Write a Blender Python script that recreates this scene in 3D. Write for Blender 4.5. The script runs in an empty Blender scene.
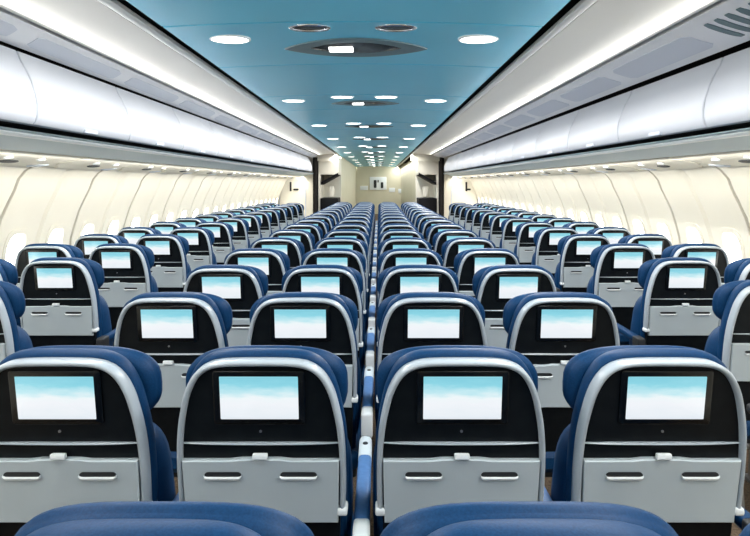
import bpy, bmesh, math
from mathutils import Vector, Matrix

scene = bpy.context.scene
COL = scene.collection
CX, CZ = 0.05, 1.57            # eye position across the cabin and above the floor
PITCH = 0.81                   # seat pitch
Y0, Y1 = -2.6, 30.0            # cabin length
YP = 16.5                      # where the seated cabin ends

# ------------------------------------------------------------------ materials
def mat(name, col, rough=0.5, metal=0.0, emit=None, strength=0.0, coat=0.0, sheen=0.0, spec=0.5):
    m = bpy.data.materials.new(name); m.use_nodes = True
    b = m.node_tree.nodes['Principled BSDF']
    b.inputs['Base Color'].default_value = (*col, 1)
    b.inputs['Roughness'].default_value = rough
    b.inputs['Metallic'].default_value = metal
    b.inputs['Specular IOR Level'].default_value = spec
    b.inputs['Coat Weight'].default_value = coat
    b.inputs['Sheen Weight'].default_value = sheen
    if emit:
        b.inputs['Emission Color'].default_value = (*emit, 1)
        b.inputs['Emission Strength'].default_value = strength
    return m

def noise_tint(m, col_a, col_b, scale, bump=0.0, detail=3.0):
    nt = m.node_tree; b = nt.nodes['Principled BSDF']
    tc = nt.nodes.new('ShaderNodeTexCoord')
    n = nt.nodes.new('ShaderNodeTexNoise'); n.inputs['Scale'].default_value = scale
    n.inputs['Detail'].default_value = detail
    r = nt.nodes.new('ShaderNodeValToRGB')
    r.color_ramp.elements[0].position = 0.35; r.color_ramp.elements[1].position = 0.65
    r.color_ramp.elements[0].color = (*col_a, 1); r.color_ramp.elements[1].color = (*col_b, 1)
    nt.links.new(tc.outputs['Object'], n.inputs['Vector'])
    nt.links.new(n.outputs['Fac'], r.inputs['Fac'])
    nt.links.new(r.outputs['Color'], b.inputs['Base Color'])
    if bump:
        bp = nt.nodes.new('ShaderNodeBump'); bp.inputs['Strength'].default_value = bump
        bp.inputs['Distance'].default_value = 0.002
        nt.links.new(n.outputs['Fac'], bp.inputs['Height'])
        nt.links.new(bp.outputs['Normal'], b.inputs['Normal'])
    return m

M = {}
M['fabric'] = noise_tint(mat('navy_fabric', (.010, .055, .15), .5, spec=.16), (.0030, .031, .092), (.0045, .041, .118), 240, .15)
M['pad'] = noise_tint(mat('armrest_vinyl', (.06, .17, .40), .5), (.06, .165, .38), (.075, .19, .43), 60)
M['rim'] = mat('rim_grey', (.37, .42, .46), .28)
M['panel'] = noise_tint(mat('back_black', (.006, .008, .010), .40, spec=.16), (.004, .0055, .007), (.006, .008, .0095), 30)
M['bezel'] = mat('bezel_black', (.003, .004, .005), .25, spec=.3)
M['tray'] = noise_tint(mat('tray_grey', (.46, .525, .555), .5), (.45, .515, .545), (.47, .535, .565), 8)
M['lip'] = mat('lip_white', (.75, .79, .80), .35)
M['dark'] = mat('recess_dark', (.012, .014, .016), .6)
M['metal'] = mat('leg_metal', (.35, .36, .37), .35, metal=.8)
M['cap'] = mat('cap_grey', (.55, .62, .66), .4)
M['ceil'] = noise_tint(mat('ceiling_teal', (.125, .56, .80), .32, spec=.28), (.12, .545, .78), (.13, .575, .82), 1.2)
M['white'] = noise_tint(mat('bin_white', (.64, .67, .73), .38), (.63, .66, .72), (.65, .68, .74), 2)
M['valance'] = mat('valance_white', (.85, .88, .93), .4)
M['inset'] = mat('inset_grey', (.66, .71, .80), .45)
M['cove'] = noise_tint(mat('cove_ivory', (.74, .75, .72), .4), (.73, .74, .71), (.75, .76, .73), 1.5)
M['under'] = mat('underside_blue_grey', (.42, .53, .58), .45)
M['cream'] = noise_tint(mat('wall_cream', (.79, .755, .65), .55), (.78, .745, .64), (.80, .765, .66), 3)
M['beige'] = noise_tint(mat('bulkhead_beige', (.60, .57, .43), .6), (.585, .555, .415), (.615, .585, .445), 2)
M['black'] = mat('gap_black', (.004, .004, .005), .7, spec=.2)
M['carpet'] = noise_tint(mat('carpet', (.10, .075, .05), .95, spec=.1), (.07, .05, .035), (.15, .11, .075), 90, .5)
M['curtain'] = noise_tint(mat('curtain_dark', (.02, .018, .016), .9, spec=.1), (.016, .014, .013), (.026, .023, .02), 20)
M['lamp'] = mat('lamp_lens', (1, 1, 1), .4, emit=(1, .98, .95), strength=7)
M['daylight'] = mat('window_daylight', (1, 1, 1), .4, emit=(1, .99, .96), strength=6.0)
M['chrome'] = mat('chrome', (.7, .72, .74), .2, metal=1)
M['lens_dark'] = mat('dark_gloss', (.008, .010, .012), .25, spec=.25)
M['surround'] = mat('fixture_grey', (.10, .17, .20), .4, spec=.3)
M['gold'] = mat('handle_tan', (.55, .45, .25), .5)

def screen_material():
    m = mat('screen_sky', (0, 0, 0), .25)
    nt = m.node_tree; b = nt.nodes['Principled BSDF']
    tc = nt.nodes.new('ShaderNodeTexCoord')
    sep = nt.nodes.new('ShaderNodeSeparateXYZ')
    nz = nt.nodes.new('ShaderNodeTexNoise'); nz.inputs['Scale'].default_value = 3.2; nz.inputs['Detail'].default_value = 4
    mp = nt.nodes.new('ShaderNodeMapping'); mp.inputs['Scale'].default_value = (1.0, 1.0, 2.0)
    ad = nt.nodes.new('ShaderNodeMath'); ad.operation = 'MULTIPLY_ADD'
    ad.inputs[1].default_value = 0.36
    r = nt.nodes.new('ShaderNodeValToRGB')
    cr = r.color_ramp
    cr.elements[0].position = .0; cr.elements[0].color = (.78, .85, .90, 1)
    cr.elements[1].position = 1.0; cr.elements[1].color = (.24, .63, .75, 1)
    for p, c in ((.40, (.88, .91, .95)), (.56, (.86, .93, .95)), (.68, (.56, .83, .89)), (.86, (.28, .68, .79))):
        e = cr.elements.new(p); e.color = (*c, 1)
    nt.links.new(tc.outputs['Generated'], sep.inputs[0])
    nt.links.new(tc.outputs['Generated'], mp.inputs['Vector'])
    nt.links.new(mp.outputs['Vector'], nz.inputs['Vector'])
    nt.links.new(nz.outputs['Fac'], ad.inputs[0])
    nt.links.new(sep.outputs['Z'], ad.inputs[2])
    sub = nt.nodes.new('ShaderNodeMath'); sub.operation = 'SUBTRACT'; sub.inputs[1].default_value = .12
    nt.links.new(ad.outputs[0], sub.inputs[0])
    nt.links.new(sub.outputs[0], r.inputs['Fac'])
    nt.links.new(r.outputs['Color'], b.inputs['Emission Color'])
    b.inputs['Emission Strength'].default_value = 1.0
    return m
M['screen'] = screen_material()

# ------------------------------------------------------------------ mesh helpers
def finish(name, bm, mats, parent=None, sharp=0.7, smooth=True):
    bmesh.ops.recalc_face_normals(bm, faces=bm.faces)
    for f in bm.faces: f.smooth = smooth
    for e in bm.edges:
        if len(e.link_faces) == 2 and e.calc_face_angle(0) > sharp: e.smooth = False
    me = bpy.data.meshes.new(name); bm.to_mesh(me); bm.free()
    for m in (mats if isinstance(mats, (list, tuple)) else [mats]): me.materials.append(m)
    o = bpy.data.objects.new(name, me); COL.objects.link(o)
    if parent: o.parent = parent
    return o

def loft(bm, rings, closed=True, caps=True, mi=0):
    vs = [[bm.verts.new(p) for p in r] for r in rings]
    n = len(rings[0]); k = n if closed else n - 1
    fs = []
    for a, b in zip(vs[:-1], vs[1:]):
        for i in range(k):
            j = (i + 1) % n
            fs.append(bm.faces.new((a[i], a[j], b[j], b[i])))
    if caps:
        fs.append(bm.faces.new(vs[0][::-1])); fs.append(bm.faces.new(vs[-1]))
    for f in fs: f.material_index = mi
    return vs

def rbox(bm, c, s, bev=0.0, seg=2, mi=0, rot=None):
    mtx = Matrix.Translation(Vector(c))
    if rot is not None: mtx = mtx @ rot
    r = bmesh.ops.create_cube(bm, size=1.0)
    vs = r['verts']
    for v in vs: v.co = mtx @ Vector((v.co.x*s[0], v.co.y*s[1], v.co.z*s[2]))
    fs = {f for v in vs for f in v.link_faces}
    for f in fs: f.material_index = mi
    if bev:
        es = list({e for v in vs for e in v.link_edges})
        bmesh.ops.bevel(bm, geom=es, offset=bev, segments=seg, profile=.6, affect='EDGES')

def disc(bm, c, r, h, axis='z', n=24, mi=0, ry=None):
    """short round-edged puck; h along the axis, c its centre"""
    ry = ry or r
    rings = []
    for f, t in ((.86, -.5), (1, -.3), (1, .3), (.86, .5)):
        ring = []
        for i in range(n):
            a = 2*math.pi*i/n; p, q = r*f*math.cos(a), ry*f*math.sin(a)
            if axis == 'z': ring.append((c[0]+p, c[1]+q, c[2]+t*h))
            elif axis == 'y': ring.append((c[0]+p, c[1]+t*h, c[2]+q))
            else: ring.append((c[0]+t*h, c[1]+p, c[2]+q))
        rings.append(ring)
    loft(bm, rings, mi=mi)

def thing(name, label, cat, loc, group=None):
    o = bpy.data.objects.new(name, None); COL.objects.link(o)
    o.empty_display_size = .05
    o.location = loc; o['label'] = label; o['category'] = cat
    if group: o['group'] = group
    return o

def structure(name, bm, mats, smooth=True):
    o = finish(name, bm, mats, smooth=smooth); o['kind'] = 'structure'; return o

def copy_tree(o, parent=None):
    c = o.copy(); COL.objects.link(c)
    if parent: c.parent = parent
    for ch in list(o.children): copy_tree(ch, c)
    return c

def set_tag(o, label, cat=None, group=None):
    o['label'] = label
    if cat: o['category'] = cat
    if group: o['group'] = group
    return o

# ------------------------------------------------------------------ seat
TAN = math.tan(math.radians(8.5))
def P(u, z, t):                      # seat-back plane: u across, z height, t forward
    return (u, -TAN*(z-1.0)*(1 if z > .45 else .9) + t, z)

HALF = [(0, 1.120), (.055, 1.1195), (.10, 1.117), (.132, 1.109), (.158, 1.093), (.178, 1.068),
        (.195, 1.030), (.206, .985), (.215, .935), (.221, .88), (.2235, .82), (.2235, .76), (.222, .70)]
def catmull(pts, k=3):
    out = []
    for i in range(len(pts)-1):
        p0 = pts[max(i-1, 0)]; p1 = pts[i]; p2 = pts[i+1]; p3 = pts[min(i+2, len(pts)-1)]
        if i == 0: p0 = (-pts[1][0], pts[1][1])
        for j in range(k):
            t = j/k
            out.append(tuple(.5*((2*p1[d]) + (-p0[d]+p2[d])*t + (2*p0[d]-5*p1[d]+4*p2[d]-p3[d])*t*t + (-p0[d]+3*p1[d]-3*p2[d]+p3[d])*t**3) for d in (0, 1)))
    out.append(pts[-1]); return out
_h = catmull([(u, z-.008*max(0, min(1, (z-.93)/.12))) for u, z in HALF])
OUT = [(-u, z) for u, z in _h[::-1]] + _h[1:]          # left foot, over the top, right foot
def normals(o):
    ns = []
    for i in range(len(o)):
        a = o[max(i-1, 0)]; b = o[min(i+1, len(o)-1)]
        dx, dz = b[0]-a[0], b[1]-a[1]; l = math.hypot(dx, dz)
        ns.append((dz/l, -dx/l))                        # inward
    return ns
NRM = normals(OUT)
def inset(d): return [(u+n[0]*d, z+n[1]*d) for (u, z), n in zip(OUT, NRM)]

def selli(hw, hh, cz, n, k=40):
    out = []
    for i in range(k):
        a = 2*math.pi*i/k; c, s = math.cos(a), math.sin(a)
        out.append((hw*math.copysign(abs(c)**(2/n), c), cz + hh*math.copysign(abs(s)**(2/n), s)))
    return out

def scaled(o, d, cz):
    """closed outline shrunk by d"""
    hw = max(abs(u) for u, z in o); hh = max(abs(z-cz) for u, z in o)
    return [(u*(1-d/hw), cz+(z-cz)*(1-d/hh)) for u, z in o]

def make_seat(arms):
    """arms: (side, plain) pairs; the plain kind stands at the aisle"""
    root = bpy.data.objects.new('passenger_seat', None); COL.objects.link(root)
    root.empty_display_size = .05
    # blue upholstery: thin cover behind the headrest plus the thick lower cushion
    bm = bmesh.new()
    full = inset(-.004)
    base = [(-.222, .46), (.222, .46)]
    ring = [(u, z+.002+.009*max(0, min(1, (z-.95)/.12))) for u, z in full]
    ring = [(-.215, .45)] + ring + [(.215, .45)]
    cz = .80
    loft(bm, [[P(u, z, .030) for u, z in scaled(ring, .010, cz)],
              [P(u, z, .036) for u, z in scaled(ring, .003, cz)],
              [P(u, z, .050) for u, z in ring],
              [P(u, z, .066) for u, z in ring],
              [P(u, z, .078) for u, z in scaled(ring, .006, cz)],
              [P(u, z, .086) for u, z in scaled(ring, .022, cz)]])
    low = selli(.236, .235, .675, 4.2)
    def fw(z): return .06*(.91-z)/.47
    loft(bm, [[P(u, z, .060) for u, z in scaled(low, .012, .675)],
              [P(u, z, .070) for u, z in scaled(low, .002, .675)],
              [P(u, z, .12+fw(z)) for u, z in low],
              [P(u, z, .150+fw(z)) for u, z in scaled(low, .006, .675)],
              [P(u, z, .170+fw(z)) for u, z in scaled(low, .030, .675)],
              [P(u, z, .165+fw(z)) for u, z in scaled(low, .075, .675)]])
    finish('backrest', bm, M['fabric'], root, sharp=1.2)
    # headrest with wings
    bm = bmesh.new()
    hd = selli(.225, .113, 1.004, 2.9, 48)
    def wing(u): return .018*(abs(u)/.236)**2
    rings = []
    for d, t in ((.020, .080), (.006, .088), (.001, .100), (.008, .106), (.004, .112), (.0, .116), (.001, .130), (.010, .145), (.030, .153), (.07, .149)):
        rings.append([P(u, z, t+wing(u)*(1 if t > .11 else 0)) for u, z in scaled(hd, d, 1.004)])
    loft(bm, rings)
    hr = finish('headrest', bm, M['fabric'], root, sharp=1.0)
    # seat cushion
    bm = bmesh.new()
    cs = selli(.232, .052, .425, 4.0, 28)
    loft(bm, [[(u, .06+y, z) for u, z in scaled(cs, d, .425)] for d, y in ((.03, 0), (0, .03), (0, .38), (.006, .43), (.02, .455), (.045, .462))])
    finish('seat_cushion', bm, M['fabric'], root)
    # black back panel
    bm = bmesh.new()
    ins = inset(.013)
    ins = [(-.200, .45)] + ins + [(.200, .45)]
    loft(bm, [[P(u, z, .006) for u, z in ins], [P(u, z, .040) for u, z in ins]])
    # raised surround of the monitor
    finish('back_panel', bm, M['panel'], root)
    # grey rim
    bm = bmesh.new()
    sec = [(.0155, .036), (.0155, .0), (.0140, -.006), (.0105, -.0105), (.0055, -.0105), (.0025, -.007), (.0, .0), (.0, .030), (.003, .036)]
    loft(bm, [[P(u+n[0]*a, z+n[1]*a, t) for a, t in sec] for (u, z), n in zip(OUT, NRM)])
    finish('rim', bm, M['rim'], root, sharp=1.0)
    for s in (-1, 1):
        bm = bmesh.new()
        c = P(s*.214, .692, .008); rbox(bm, c, (.028, .045, .022), .008, 3)
        o = finish('hinge_cap', bm, M['lip'], root)
    # monitor
    bm = bmesh.new()
    def slab(u0, u1, z0, z1, t0, t1, r=.006, mi=0):
        pts = []
        for cx, cz_, a0 in ((u1-r, z1-r, 0), (u0+r, z1-r, 90), (u0+r, z0+r, 180), (u1-r, z0+r, 270)):
            for k in range(5):
                a = math.radians(a0+22.5*k); pts.append((cx+r*math.cos(a), cz_+r*math.sin(a)))
        mx, mz = (u0+u1)/2, (z0+z1)/2
        e = .0025
        sh = [(mx+(u-mx)*(1-e/abs(u1-mx)), mz+(z-mz)*(1-e/abs(z1-mz))) for u, z in pts]
        loft(bm, [[P(u, z, t1) for u, z in pts], [P(u, z, t0+e*.7) for u, z in pts], [P(u, z, t0) for u, z in sh]], mi=mi)
    slab(-.120, .120, .936, 1.083, -.001, .012, .008)
    bz = finish('monitor', bm, M['bezel'], root)
    bm = bmesh.new(); slab(-.1025, .1025, .951, 1.069, -.0025, .004, .002)
    finish('screen', bm, M['screen'], bz)
    bm = bmesh.new(); disc(bm, P(-.0,   .915, .005), .0035, .005, 'y', 14)
    finish('headphone_jack', bm, M['metal'], root)
    # ledge over the tray
    bm = bmesh.new()
    pts = []
    rings = []
    for i in range(21):
        u = -.207+.414*i/20; k = abs(u)/.207
        hgt = .0065*(1-.55*k**3); dep = .014*(1-.6*k**4)
        z = .882+.001*k
        rings.append([P(u, z+hgt*.5, .008), P(u, z+hgt*.5, .006-dep*.8), P(u, z+hgt*.1, .006-dep), P(u, z-hgt*.5, .006-dep*.7), P(u, z-hgt*.5, .008)])
    loft(bm, rings)
    finish('ledge', bm, M['rim'], root)
    # tray table (pale panel) with its two grips
    bm = bmesh.new()
    zt, zb = .839, .660
    def top(u): return zt + (.004 if abs(u) < .05 else .004*max(0, 1-(abs(u)-.05)/.03))
    us = [-.207+.414*i/40 for i in range(41)]
    outline = [(u, top(u)) for u in us] + [(.203-.406*i/20, zb) for i in range(21)]
    def sc(d): return [(u*(1-d/.207), .75+(z-.75)*(1-d/.09)) for u, z in outline]
    loft(bm, [[P(u, z, .010) for u, z in outline], [P(u, z, -.009) for u, z in outline], [P(u, z, -.012) for u, z in sc(.003)], [P(u, z, -.0105) for u, z in sc(.03)]])
    tr = finish('tray_table', bm, M['tray'], root, sharp=.5)
    for s in (-1, 1):
        bm = bmesh.new()
        c = s*.1; w, hgt, zc = .049, .0105, .797
        cap = []
        for cx, a0 in ((c+w-hgt, -90), (c-w+hgt, 90)):
            for k in range(9):
                a = math.radians(a0+22.5*k); cap.append((cx+hgt*math.cos(a), zc+hgt*math.sin(a)))
        loft(bm, [[P(u, z, -.008) for u, z in cap], [P(u, z, -.0135) for u, z in cap]], mi=1)
        # pale lower lip, a half ring thick at the bottom
        lip_o = [p for p in cap if p[1] <= zc+.0025]
        lip_o.sort(key=lambda p: p[0])
        rings = []
        for (u, z) in lip_o:
            f = max(0., (zc+.0025-z)/hgt)
            th = .0015+.0055*f
            rings.append([P(u, z-.001, -.010), P(u, z-.001, -.0165), P(u*1., z+th*.6, -.019), P(u, z+th, -.0165), P(u, z+th, -.010)])
        loft(bm, rings)
        finish('grip', bm, [M['lip'], M['dark']], tr)
    bm = bmesh.new()
    rbox(bm, P(0, .852, -.012), (.040, .014, .015), .004, 2)
    rbox(bm, P(0, .849, -.0185), (.032, .003, .004), .001, 1, mi=1)
    finish('latch', bm, [M['lip'], M['cap']], root)
    # understructure
    bm = bmesh.new()
    rbox(bm, (0, .14, .375), (.44, .10, .05), .012); rbox(bm, (0, .38, .365), (.44, .06, .045), .012)
    finish('seat_frame', bm, M['dark'], root)
    for s in (-1, 1):
        for yy, lean in ((.10, -.05), (.40, .03)):
            bm = bmesh.new()
            a, b = .022, .018
            loft(bm, [[(s*.15+dx*w, yy+dy*w+lean*k, z) for dx, dy in ((-a, -b), (a, -b), (a, b), (-a, b))] for z, k, w in ((.36, 0, 1), (.10, .8, .8), (.025, 1, .8))] )
            rbox(bm, (s*.15, yy+lean, .0125), (.055, .10, .025), .006)
            finish('leg', bm, M['metal'], root)
    # armrests
    for s, plain in arms:
        ux = s*.265
        bm = bmesh.new()
        cs = [(u, z) for u, z in selli(.0225, .02, .636, 3.2, 20)]
        loft(bm, [[(ux+u*k, y, .636+(z-.636)*k) for u, z in cs] for y, k in ((.075, .9), (.08, 1), (.44, 1), (.45, .95))])
        ar = finish('armrest', bm, M['fabric'] if plain else M['pad'], root)
        bm = bmesh.new()
        loft(bm, [[(ux+u*k, y, .636+(z-.636)*k) for u, z in cs] for y, k in ((.448, .98), (.45, 1.03), (.58, 1.03), (.60, .85), (.607, .5))])
        finish('armrest_tip', bm, M['dark'] if plain else M['cap'], ar)
        bm = bmesh.new(); disc(bm, (ux, .53, .657), .009, .006, 'z', 16); finish('recline_button', bm, M['dark'], ar)
        bm = bmesh.new(); rbox(bm, (ux, .035, .605), (.046, .085, .10), .012, 3)
        finish('pivot_cap', bm, M['dark'] if plain else M['lip'], ar)
        bm = bmesh.new(); rbox(bm, (ux, .06, .48), (.03, .06, .20), .008); finish('armrest_bracket', bm, M['dark'], ar)
    return root

ORD = 'first second third fourth fifth sixth seventh eighth ninth tenth eleventh twelfth thirteenth fourteenth fifteenth sixteenth seventeenth'.split()
seat_n = make_seat([(-1, False)]); seat_l = make_seat([(-1, True)])
seat_r = make_seat([(-1, False), (1, True)]); seat_o = make_seat([])
used = {s: False for s in (seat_n, seat_l, seat_r, seat_o)}
def place_seat(src, x, y, label, group):
    if used[src]: o = copy_tree(src)
    else: o = src; used[src] = True
    o.location = (x+.004, y, 0); o['label'] = label; o['category'] = 'seat'; o['group'] = group
    return o
cols = [(-.795, 'far left'), (-.265, 'inner left'), (.265, 'inner right'), (.795, 'far right')]
for k in range(17):
    y = PITCH*(.9+k)
    for i, (x, nm) in enumerate(cols):
        if k == 0:
            lab = f'blue seat with only its headrest top showing at the bottom edge, {nm} column' if i in (1, 2) else f'navy seat beyond the picture edge, {nm} column beside the nearest headrests'
        else:
            lab = f'navy seat with black screen back in middle block, {nm} column, {ORD[k]} row from camera'
        place_seat((seat_l, seat_n, seat_n, seat_r)[i], x, y, lab, 'middle block seats')
for side, nm in ((-1, 'left'), (1, 'right')):
    for k in range(-1, 14):
        y = PITCH*(3.29+k)
        for j, (x, cn) in enumerate(((1.86, 'aisle'), (2.39, 'window'))):
            if k < 0:
                if j: continue
                lab = f'navy seat beyond the picture edge beside the {nm} aisle'
            else:
                lab = f'navy seat with pale tray back in {nm} pair block, {cn} column, {ORD[k]} row from camera'
            kind = (seat_r, seat_o)[j] if side < 0 else (seat_l, seat_n)[j]
            place_seat(kind, side*x, y, lab, f'{nm} block seats')

# ------------------------------------------------------------------ setting
def wx(side, X): return CX + side*X
def sweep(bm, side, prof, y0, y1, ny=1, mi=0):
    """open strip of profile points (X, z relative to the eye) pulled along the cabin"""
    rings = [[(wx(side, X), y0+(y1-y0)*i/ny, CZ+z) for X, z in prof] for i in range(ny+1)]
    loft(bm, rings, closed=False, caps=False, mi=mi)
def sweep_solid(bm, side, prof, y0, y1, mi=0):
    loft(bm, [[(wx(side, X), y, CZ+z) for X, z in prof] for y in (y0, y1)], mi=mi)

# floor with seat tracks
bm = bmesh.new(); rbox(bm, (0, (Y0+Y1)/2, -.03), (5.8, Y1-Y0, .06)); structure('floor', bm, M['carpet'], smooth=False)

# black backing sheet, added so the open joints read dark
bm = bmesh.new()
hull = [(-2.95, -1.57), (-3.0, -.6), (-2.9, .1), (-2.75, .5), (-2.3, .95), (-1.2, 1.02), (0, 1.03), (1.2, 1.02), (2.3, .95), (2.75, .5), (2.9, .1), (3.0, -.6), (2.95, -1.57)]
loft(bm, [[(CX+X, y, CZ+z) for X, z in hull] for y in (Y0-.05, Y1+.05)], closed=False, caps=False)
structure('trim_1', bm, M['black'])
# back wall behind the camera and end wall far ahead
bm = bmesh.new(); rbox(bm, (CX, Y0-.05, 1.3), (5.8, .08, 2.6)); structure('wall_back', bm, M['beige'], smooth=False)
bm = bmesh.new(); rbox(bm, (CX, Y1+.05, 1.3), (5.8, .08, 2.6)); structure('wall_end', bm, M['beige'], smooth=False)

# ceiling: teal panels with open seams
CEL, CER, CEZ = -1.135, .862, .82
bm = bmesh.new()
seams = sorted([3.1+2.55*i for i in range(-3, 12)] + [4.2+2.55*i for i in range(-3, 12)])
edges = [Y0] + [s for s in seams if Y0 < s < Y1] + [Y1]
NX = 16
def crown(f): return .028*(1-(2*f-1)**2)
for a, b in zip(edges[:-1], edges[1:]):
    a += .006; b -= .006
    rings = []
    for y, dz in ((a, .02), (a, .004), (a+.006, 0), (b-.006, 0), (b, .004), (b, .02)):
        rings.append([(CX+CEL+(CER-CEL)*i/NX, y, CZ+CEZ+crown(i/NX)+dz) for i in range(NX+1)])
    loft(bm, rings, closed=False, caps=False)
o = finish('ceiling', bm, M['ceil'], sharp=.12); o['kind'] = 'structure'

prm = {-1: dict(ce=1.135, t0=1.205, t1=1.265, c0=1.285, z0=.832, c1=1.70, z1=.78, v1=1.84, vz=.70),
        1: dict(ce=.862, t0=.932, t1=.985, c0=1.003, z0=.832, c1=1.50, z1=.79, v1=1.80, vz=.70)}
for side, nm in ((-1, 'left'), (1, 'right')):
    p = prm[side]; n = 2 if side < 0 else 8
    # bright thin trim beside the black ceiling gap
    bm = bmesh.new()
    sweep_solid(bm, side, [(p['t0'], .842), (p['t0'], .822), (p['t0']+.008, .816), (p['t1']-.008, .816), (p['t1'], .822), (p['t1'], .842)], Y0, Y1)
    structure(f'trim_{n}', bm, M['lip'])
    # cove panel
    bm = bmesh.new()
    N = 8; prof = []
    for i in range(N+1):
        f = i/N
        prof.append((p['c0']+(p['c1']-.022-p['c0'])*f, p['z0']+(p['z1']-p['z0'])*f + .018*math.sin(math.pi*f)))
    sweep(bm, side, [(p['c0'], p['z0']+.02)]+prof, Y0, YP+.3)
    structure(f'trim_{n+1}', bm, M['cove'])
    # valance: curved white strip above the bins
    bm = bmesh.new()
    d = (p['v1']-p['c1'], p['vz']-p['z1']); L = math.hypot(*d); nn = (d[1]/L, -d[0]/L)   # faces the aisle
    prof = [(p['c1']+.012, p['z1']+.02)]
    for i in range(9):
        f = i/8; s = .010*math.sin(math.pi*f)
        prof.append((p['c1']+.006+d[0]*f+nn[0]*s, p['z1']-.006+d[1]*f+nn[1]*s))
    prof.append((p['v1']+.01, p['vz']+.012))
    sweep(bm, side, prof, Y0, YP)
    val = structure(f'trim_{n+2}', bm, M['valance'])
    # grey inset panels and one slotted air grille per side
    slope = math.atan2(d[1], d[0]*1.0)
    def on_val(f, off):
        s = .010*math.sin(math.pi*f)+off
        return (wx(side, p['c1']+.006+d[0]*f+nn[0]*s), CZ+p['z1']-.006+d[1]*f+nn[1]*s)
    def val_slab(bm, f0, f1, y0, y1, off, mi=0, r=.05):
        rings = []
        for y, sh in ((y0, .25), (y0+r, 0), (y1-r, 0), (y1, .25)):
            ring = []
            g0 = f0+(f1-f0)*sh*.6; g1 = f1-(f1-f0)*sh*.6
            for q in (0, .25, .5, .75, 1):
                x, z = on_val(g0+(g1-g0)*q, off); ring.append((x, y, z))
            for q in (1, .75, .5, .25, 0):
                x, z = on_val(g0+(g1-g0)*q, -.006); ring.append((x, y, z))
            rings.append(ring)
        loft(bm, rings, mi=mi)
    y = 3.02-1.15*4
    for k in range(16):
        y0 = y+1.15*k
        if y0 + .9 > YP: break
        if side > 0 and k == 3:
            bm = bmesh.new()
            for q in range(11):
                val_slab(bm, .2, .8, y0+.08+q*.085, y0+.08+q*.085+.045, .004, r=.008)
            finish('air_grille', bm, M['surround'], val)
            continue
        bm = bmesh.new(); val_slab(bm, .22, .78, y0, y0+.98, .003)
        finish('inset_panel', bm, M['inset'], val)
    # white rail below the bins
    bm = bmesh.new()
    sweep_solid(bm, side, [(1.815, .262), (1.81, .248), (1.82, .238), (1.845, .236), (1.85, .26)], Y0, YP)
    structure(f'trim_{n+3}', bm, M['lip'])
    # lower lining under the bins: grey strip, blue grey slope, cream shelf edge
    bm = bmesh.new()
    sweep(bm, side, [(1.81, .272), (1.79, .262), (1.83, .252), (2.08, .186), (2.10, .19)], Y0, YP)
    structure(f'trim_{n+4}', bm, M['under'])

# overhead bins, one object each
def make_bin(side, L):
    root = bpy.data.objects.new('overhead_bin', None); COL.objects.link(root); root.empty_display_size = .05
    prof = [(1.838, .672), (1.822, .630), (1.790, .575), (1.762, .515), (1.742, .450), (1.733, .395), (1.733, .345), (1.740, .312), (1.752, .298), (1.775, .296)]
    back = [(X+.035, z+.002) for X, z in prof[::-1]]
    bm = bmesh.new()
    rings = []
    full = prof+back
    h = L/2-.0065
    for y, i in ((-h, .006), (-h+.003, .0015), (-h+.007, 0), (h-.007, 0), (h-.003, .0015), (h, .006)):
        rings.append([(side*(X+(i if k < len(prof) else 0)), y, z) for k, (X, z) in enumerate(full)])
    loft(bm, rings)
    finish('door', bm, M['white'], root)
    bm = bmesh.new()
    box = [(1.88, .672), (1.80, .45), (1.80, .302), (2.40, .27), (2.42, .30), (2.30, .66)]
    loft(bm, [[(side*X, y, z) for X, z in box] for y in (-L/2+.004, L/2-.004)])
    finish('housing', bm, M['dark'], root)  # coloured dark so the gaps around the door read as black shade
    bm = bmesh.new()
    rbox(bm, (side*1.7425, 0, .3085), (.022, .15, .022), .006, 2)
    finish('latch', bm, M['inset'], root)
    return root
BL = 1.13
for side, nm, ys in ((-1, 'left', 3.0), (1, 'right', 3.15)):
    src = None; n_ = 0
    for k in range(-4, 13):
        yc = ys+BL*(k+.5)
        if yc-BL/2 < Y0 or yc+BL/2 > YP: continue
        if src is None: o = src = make_bin(side, BL)
        else: o = copy_tree(src)
        o.location = (CX, yc, CZ)
        if k < -1: lab = f'white overhead bin outside the picture, {nm} row, {ORD[n_]} from the back wall'; 
        else: lab = f'white curved overhead bin along the {nm} wall, {ORD[k+1]} from the camera'
        n_ += 1
        o['label'] = lab; o['category'] = 'overhead bin'; o['group'] = f'{nm} overhead bins'

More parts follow.
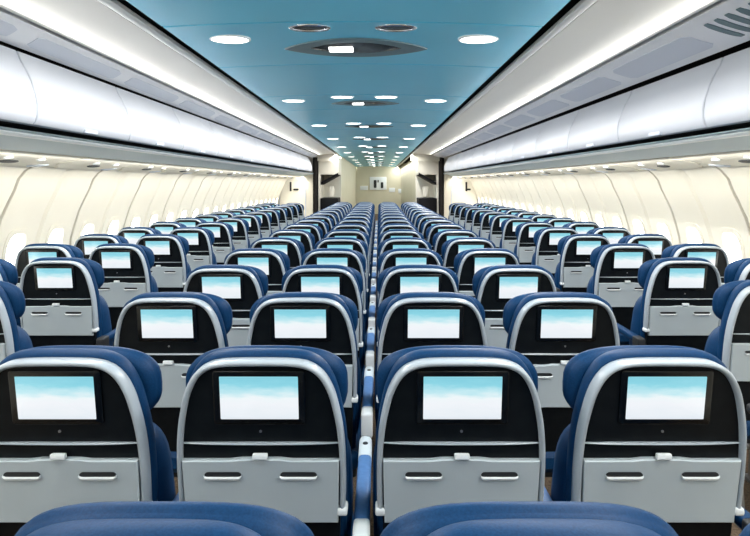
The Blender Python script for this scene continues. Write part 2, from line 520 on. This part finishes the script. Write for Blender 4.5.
# passenger service units under the bins
def make_psu(side):
    root = bpy.data.objects.new('service_unit', None); COL.objects.link(root); root.empty_display_size = .05
    a = Vector((2.105, .182)); b = Vector((2.475, .115)); d = (b-a); n = Vector((d.y, -d.x)).normalized()
    def q(f, o): v = a+d*f+n*o; return v
    bm = bmesh.new()
    outl = []
    h = .530
    for f, y in ((0, -h), (0, h), (.55, h), (.70, h-.05), (.80, h-.16), (.95, h-.20), (.95, -h+.20), (.80, -h+.16), (.70, -h+.05), (.55, -h)):
        outl.append((f, y))
    loft(bm, [[(side*q(f, o).x, y, q(f, o).y) for f, y in outl] for o in (-.012, .004)])
    pn = finish('panel', bm, M['cream'], root)
    bm = bmesh.new()
    strip = [(.0, -.548), (.0, .548), (1.0, .548), (1.0, -.548)]
    loft(bm, [[(side*q(f, o).x, y, q(f, o).y) for f, y in strip] for o in (-.03, -.006)])
    finish('shelf', bm, M['cream'], root)
    for yy in (-.17, .17):
        bm = bmesh.new()
        c = q(.30, .008)
        R = Matrix.Rotation(-side*math.atan2(d.y, d.x), 4, 'Y')
        disc(bm, (0, 0, 0), .026, .018, 'z', 20)
        for v in bm.verts: v.co = R @ v.co + Vector((side*c.x, yy, c.y))
        finish('reading_light', bm, M['lip'], root)
    bm = bmesh.new()
    c = q(.58, .006)
    disc(bm, (0, 0, 0), .035, .012, 'z', 24, ry=.085)
    for v in bm.verts: v.co = R @ v.co + Vector((side*c.x, 0, c.y))
    finish('speaker_grille', bm, M['dark'], root)
    bm = bmesh.new()
    c = q(.84, .0)
    rbox(bm, (0, 0, 0), (.09, .13, .014), .006, 2)
    for v in bm.verts: v.co = R @ v.co + Vector((side*c.x, .482, c.y))
    finish('joint_cover', bm, M['inset'], root)
    return root
for side, nm in ((-1, 'left'), (1, 'right')):
    src = None
    for k in range(-5, 11):
        yc = 4.8+1.1*k
        if yc-.55 < Y0 or yc+.55 > YP: continue
        if src is None: o = src = make_psu(side)
        else: o = copy_tree(src)
        o.location = (CX, yc, CZ)
        seen = k+1
        if seen >= 0: lab = f'cream reading light unit under the {nm} overhead bins, {ORD[seen]} from the camera'
        else: lab = f'cream reading light unit under the {nm} overhead bins outside the picture, {ORD[-seen-1]} one back'
        o['label'] = lab; o['category'] = 'service unit'; o['group'] = f'{nm} service units'

# side walls: ribbed cream panels with window openings
WP = [(2.475, .125), (2.53, .085), (2.575, .03), (2.605, -.05), (2.655, -.15), (2.705, -.26), (2.74, -.37), (2.775, -.50), (2.785, -.62), (2.785, -.72), (2.77, -.90), (2.72, -1.15), (2.63, -1.35), (2.50, -1.50), (2.48, -1.57)]
WT, WB = 6, 9                           # window between these profile rows
PB = 1.1
def wall_x(z):
    for (a, za), (b, zb) in zip(WP[:-1], WP[1:]):
        if zb <= z <= za: return a+(b-a)*(za-z)/(za-zb)
wn = 0
for side, nm in ((-1, 'left'), (1, 'right')):
    y_first = (5.33 if side < 0 else 5.45) - PB*7
    bm = bmesh.new()
    centers = []
    k = 0
    while y_first+PB*k < YP-.1:
        a = max(Y0, y_first+PB*k); b = min(YP, a+PB if y_first+PB*k >= Y0 else y_first+PB*(k+1)); k += 1
        if b-a < .5: continue
        mid = (a+b)/2
        full = b-a > 1.0
        ycols = [(a+.018, .03), (a+.019, .004), (a+.030, .0)]
        if full:
            for c in (mid-.275, mid+.275):
                centers.append(c)
            cc = [mid-.275-.13, mid-.275+.13, mid-.035, mid-.012, mid+.012, mid+.035, mid+.275-.13, mid+.275+.13]
            dd = [0, 0, 0, .022, .022, 0, 0, 0]
            ycols += list(zip(cc, dd))
        ycols += [(b-.030, .0), (b-.019, .004), (b-.018, .03)]
        grid = [[bm.verts.new((wx(side, X+dd_), y, CZ+z)) for X, z in WP] for y, dd_ in ycols]
        for i in range(len(ycols)-1):
            for j in range(len(WP)-1):
                if full and WT <= j < WB and i in (3, 9): continue
                bm.faces.new((grid[i][j], grid[i][j+1], grid[i+1][j+1], grid[i+1][j]))
    structure(f'wall_{nm}', bm, M['cream'])
    for c in centers:
        if c < 0: continue
        wn += 1
        # rounded frame following the wall, with a bright pane set back
        z1, z0 = CZ+WP[WT][1], CZ+WP[WB][1]
        zc, hh = (z0+z1)/2, (z1-z0)/2
        outer = selli(.150, hh+.02, zc, 5, 40); inner = selli(.112, hh-.018, zc, 3.4, 40)
        def wp(u, z, o): return (wx(side, wall_x(max(-1.5, min(.1, z-CZ)))+o), c+u, z)
        bm = bmesh.new()
        loft(bm, [[wp(u, z, .012) for u, z in outer], [wp(u, z, -.006) for u, z in outer], [wp(u, z, -.006) for u, z in inner], [wp(u, z, .055) for u, z in inner]], caps=False)
        w = structure(f'window_{wn}', bm, M['cream'])
        bm = bmesh.new()
        loft(bm, [[wp(u, z, .050) for u, z in selli(.118, hh-.012, zc, 3.4, 40)], [wp(u, z, .056) for u, z in selli(.118, hh-.012, zc, 3.4, 40)]])
        finish('pane', bm, M['daylight'], w)

# ------------------------------------------------------------------ ceiling fittings
def ceil_z(x):
    f = (x-CX-CEL)/(CER-CEL); return CZ+CEZ+crown(f)
AX = CX-.14
def make_lamp(rx, ry):
    root = bpy.data.objects.new('ceiling_light', None); COL.objects.link(root); root.empty_display_size = .05
    bm = bmesh.new()
    rings = []
    for r, z in ((1.12, .006), (1.12, -.003), (1.08, -.006), (1.0, -.006), (.99, .004)):
        rings.append([(rx*r*math.cos(2*math.pi*i/32), ry*r*math.sin(2*math.pi*i/32), z) for i in range(32)])
    loft(bm, rings, caps=False)
    finish('trim_ring', bm, M['lip'], root)
    bm = bmesh.new(); disc(bm, (0, 0, -.001), rx, .006, 'z', 32, ry=ry); finish('lens', bm, M['lamp'], root)
    return root
big = None; small = None
for k in range(-2, 11):
    y = 3.41+2.55*k
    if not (Y0 < y < Y1-1): continue
    for s, nm in ((-1, 'left'), (1, 'right')):
        if big is None: o = big = make_lamp(.105, .085)
        else: o = copy_tree(big)
        x = AX+s*.717
        o.location = (x, y, ceil_z(x)-.002)
        where = f'{ORD[k]} pair from the camera' if k >= 0 else f'{ORD[-k-1]} pair outside the picture'
        set_tag(o, f'round white ceiling light near the {nm} ceiling edge, {where}', 'ceiling light', 'outer ceiling lights')
        yi = y-.17
        if k == 0:
            # dark oval air outlets of the nearest cluster
            v = thing('air_outlet', f'dark oval ceiling outlet {nm} of centre, just ahead of the eye-shaped recess', 'air outlet', (AX+s*.235, y-.2, ceil_z(AX+s*.235)), 'dark ceiling outlets')
            bm = bmesh.new()
            rings = [[(.105*r*math.cos(2*math.pi*i/32), .06*r*math.sin(2*math.pi*i/32), z) for i in range(32)] for r, z in ((1.1, .004), (1.1, -.004), (1.02, -.010), (.9, -.006), (.88, .0))]
            loft(bm, rings, caps=False); finish('rim', bm, M['chrome'], v)
            bm = bmesh.new(); disc(bm, (0, 0, -.001), .097, .006, 'z', 32, ry=.054); finish('cover', bm, M['lens_dark'], v)
            continue
        if small is None: o = small = make_lamp(.105, .07)  # inner ovals: glowing lens stands in for reflections on the fittings
        else: o = copy_tree(small)
        x = AX+s*.215
        o.location = (x, yi, ceil_z(x)-.002)
        set_tag(o, f'small glowing oval ceiling fitting {nm} of the centre line, {where}', 'ceiling light', 'inner ceiling ovals')
    # eye-shaped recess with an indicator sign
    root = thing('ceiling_fixture', f'dark eye-shaped ceiling recess on the centre line, {ORD[k] + " from the camera" if k >= 0 else ORD[-k-1] + " outside the picture"}', 'ceiling fixture', (AX, y+.28, ceil_z(AX)), 'eye-shaped ceiling recesses')
    sc_ = 1.0 if k <= 0 else .8
    def eye(w, l, z, n=20):
        pts = []
        for i in range(n+1):
            u = -1+2*i/n; pts.append((w*u, l*(1-u*u)**.9 if abs(u) < 1 else 0, z-.0))
        for i in range(1, n):
            u = 1-2*i/n; pts.append((w*u, -l*(1-u*u)**.9, z))
        return pts
    def bend(pts, dz=0): return [(x*sc_, yy*sc_, ceil_z(AX+x*sc_)-ceil_z(AX)+z+dz) for x, yy, z in pts]
    bm = bmesh.new()
    loft(bm, [bend(eye(.45, .25, .002)), bend(eye(.445, .245, -.008)), bend(eye(.41, .215, -.010)), bend(eye(.28, .14, -.004))], caps=False)
    finish('surround', bm, M['surround'], root)
    bm = bmesh.new()
    loft(bm, [bend(eye(.29, .145, -.001)), bend(eye(.28, .14, -.006))])
    finish('cover', bm, M['lens_dark'], root)
    bm = bmesh.new()
    rbox(bm, (-.095*sc_, .02, -.008), (.150*sc_, .115*sc_, .012), .005, 2)
    finish('indicator_lamp', bm, M['lamp'], root)

# ------------------------------------------------------------------ far end
def monument(side, nm):
    p = wx
    # partition across the side seats, with the outline of an exit door
    bm = bmesh.new()
    x0, x1 = wx(side, 1.80), wx(side, 2.95)
    rbox(bm, ((x0+x1)/2, YP+.05, 1.12), (abs(x1-x0), .08, 2.24))
    w = structure('wall_partition_'+nm, bm, M['cream'], smooth=False)
    # exit door leaf on it
    d = bpy.data.objects.new('door_1' if side < 0 else 'door_2', None); COL.objects.link(d); d['kind'] = 'structure'
    d.location = (wx(side, 2.40), YP, 0)
    def arch(hw, top, y):
        pts = [(-hw, y, .1), (hw, y, .1)]
        for i in range(17):
            a = math.pi*i/16; pts.append((hw*math.cos(a), y, top-.42+.42*math.sin(a)))
        return pts
    bm = bmesh.new(); loft(bm, [arch(.37, 1.74, -.005), arch(.37, 1.74, -.022)]); finish('seal', bm, M['inset'], d)
    bm = bmesh.new(); loft(bm, [arch(.35, 1.72, -.01), arch(.35, 1.72, -.04)]); finish('leaf', bm, M['cream'], d)
    bm = bmesh.new(); rbox(bm, (-side*-.05, -.05, 1.47), (.05, .03, .26), .01); rbox(bm, (.10, -.05, 1.39), (.14, .03, .05), .01)
    finish('handle', bm, M['dark'], d)
    # dark curtain bunched at its edge
    bm = bmesh.new()
    outl = []
    for i in range(40):
        a = 2*math.pi*i/40; r = 1+.16*math.sin(9*a)
        outl.append((wx(side, 1.76)+.055*r*math.cos(a), YP-.12+.10*r*math.sin(a)))
    loft(bm, [[(x, y, z) for x, y in outl] for z in (.03, 1.2, 2.28)])
    set_tag(finish('curtain', bm, M['curtain']), f'dark gathered curtain at the end of the {nm} aisle', 'curtain')
    # cream galley unit behind with a dark counter recess
    g = thing('galley_unit', f'cream galley cabinet with dark counter recess beyond the {nm} aisle curtain', 'galley', (wx(side, 1.44), YP+1.0, 0))
    y0 = -.55
    bm = bmesh.new()
    rbox(bm, (0, .1, 2.06), (.60, 1.1, .50), .02); rbox(bm, (side*.27, .1, .95), (.06, 1.1, 1.8), .01); rbox(bm, (0, .60, .95), (.60, .08, 1.8), .01)
    finish('cabinet', bm, M['cream'], g)
    bm = bmesh.new()
    rbox(bm, (-side*.02, .0, .58), (.52, 1.0, 1.1), .02)
    finish('counter', bm, M['black'], g)
    bm = bmesh.new()
    arcs = []
    for i in range(13):
        a = math.pi*.5*i/12
        arcs.append((-side*.28+side*.50*math.sin(a), 1.80-.30*math.cos(a)*.0-.28*math.sin(a)))
    loft(bm, [[(x, y, z) for x, z in arcs]+[(x, y, z+.07) for x, z in arcs[::-1]] for y in (-.52, .5)])
    finish('shelf', bm, M['black'], g)
    bm = bmesh.new(); disc(bm, (-side*.05, -.15, 1.32), .09, .30, 'z', 24)
    set_o = finish('coffee_pot', bm, M['cream'], g)
    # corridor wall beyond
    bm = bmesh.new(); rbox(bm, (wx(side, 1.48), (YP+1.6+Y1)/2, 1.2), (.66, Y1-YP-1.7, 2.4)); structure('wall_corridor_'+nm, bm, M['beige'], smooth=False)
monument(-1, 'left'); monument(1, 'right')
# closing panels above the partition
bm = bmesh.new()
for side in (-1, 1):
    a, b = wx(side, 1.15 if side < 0 else .92), wx(side, 2.95)
    rbox(bm, ((a+b)/2, YP+.38, 2.38), (abs(b-a), .06, .36))
structure('trim_20', bm, M['cream'], smooth=False)
# picture and small pale raised patches on the end wall
pc = thing('picture', 'white framed picture with dark figures on the end wall', 'picture', (CX-.02, Y1-.0, 1.1))
bm = bmesh.new(); rbox(bm, (0, -.02, .45), (.86, .05, .66), .02); finish('frame', bm, M['lip'], pc)
bm = bmesh.new()
rbox(bm, (-.15, -.05, .42), (.14, .02, .40), .03); rbox(bm, (.20, -.05, .36), (.13, .02, .30), .03); rbox(bm, (.0, -.05, .56), (.06, .02, .12), .01)
finish('print', bm, M['dark'], pc)
for i, (px, py, w) in enumerate(((348, 187, .42), (364, 188, .40), (392, 190, .30), (401, 191, .28), (411, 193, .30))):
    bm = bmesh.new()
    rbox(bm, (CX+(px-378.5)*Y1/590, Y1-.0, CZ-(py-183)*Y1/590), (w, .04, .22), .02)
    o = finish('wall_card', bm, M['lip'])
    set_tag(o, 'pale patch on the far end wall, ' + ('first', 'second', 'third', 'fourth', 'fifth')[i] + ' from the left', 'card', 'patches on the end wall')

# ------------------------------------------------------------------ lights
def strip_light(x, z, y, L, w, power, col, rot):
    l = bpy.data.lights.new('strip', 'AREA'); l.shape = 'RECTANGLE'; l.size = w; l.size_y = L
    l.energy = power; l.color = col
    o = bpy.data.objects.new('strip_light', l); COL.objects.link(o)
    o.location = (x, y, z); o.rotation_euler = rot
    return o
SEG = 2.4
y = Y0+SEG/2
while y < Y1:
    for side in (-1, 1):
        p = prm[side]
        # added strip under the ceiling trim for bins and seats, weaker behind the camera
        strip_light(wx(side, (p['t0']+p['t1'])/2), CZ+.800, y, SEG*.98, .03, (14 if y < .4 else (28 if side < 0 else 42) if y < YP+1 else 32), (1, .985, .97), (0, -side*math.radians(-15), 0))
        if y < YP:
            # cove light on the valance edge
            strip_light(wx(side, p['c1']-.045), CZ+p['z1']-.030, y, SEG*.98, .02, 3.2, (1, .96, .88), (0, side*math.radians(105), 0))
            # added wash light under the bins, angled down over side wall and seats
            strip_light(wx(side, 2.10), CZ+.165, y, SEG*.98, .035, 16, (1, .97, .89), (0, side*math.radians(-18), 0))
    y += SEG

w = bpy.data.worlds.new('World'); scene.world = w; w.use_nodes = True
w.node_tree.nodes['Background'].inputs[0].default_value = (.7, .8, 1, 1)
w.node_tree.nodes['Background'].inputs[1].default_value = .4

# ------------------------------------------------------------------ camera
cam = bpy.data.cameras.new('camera'); co = bpy.data.objects.new('camera', cam); COL.objects.link(co)
co.location = (CX, 0, CZ); co.rotation_euler = (math.radians(90), 0, 0)
cam.sensor_width = 36; cam.lens = 590/750*36
cam.shift_x = -3.5/750; cam.shift_y = -85/750
cam.clip_start = .02
scene.camera = co
vs = scene.view_settings
vs.view_transform = 'Standard'; vs.look = 'None'; vs.gamma = 1; vs.use_curve_mapping = False; vs.exposure = 0.0
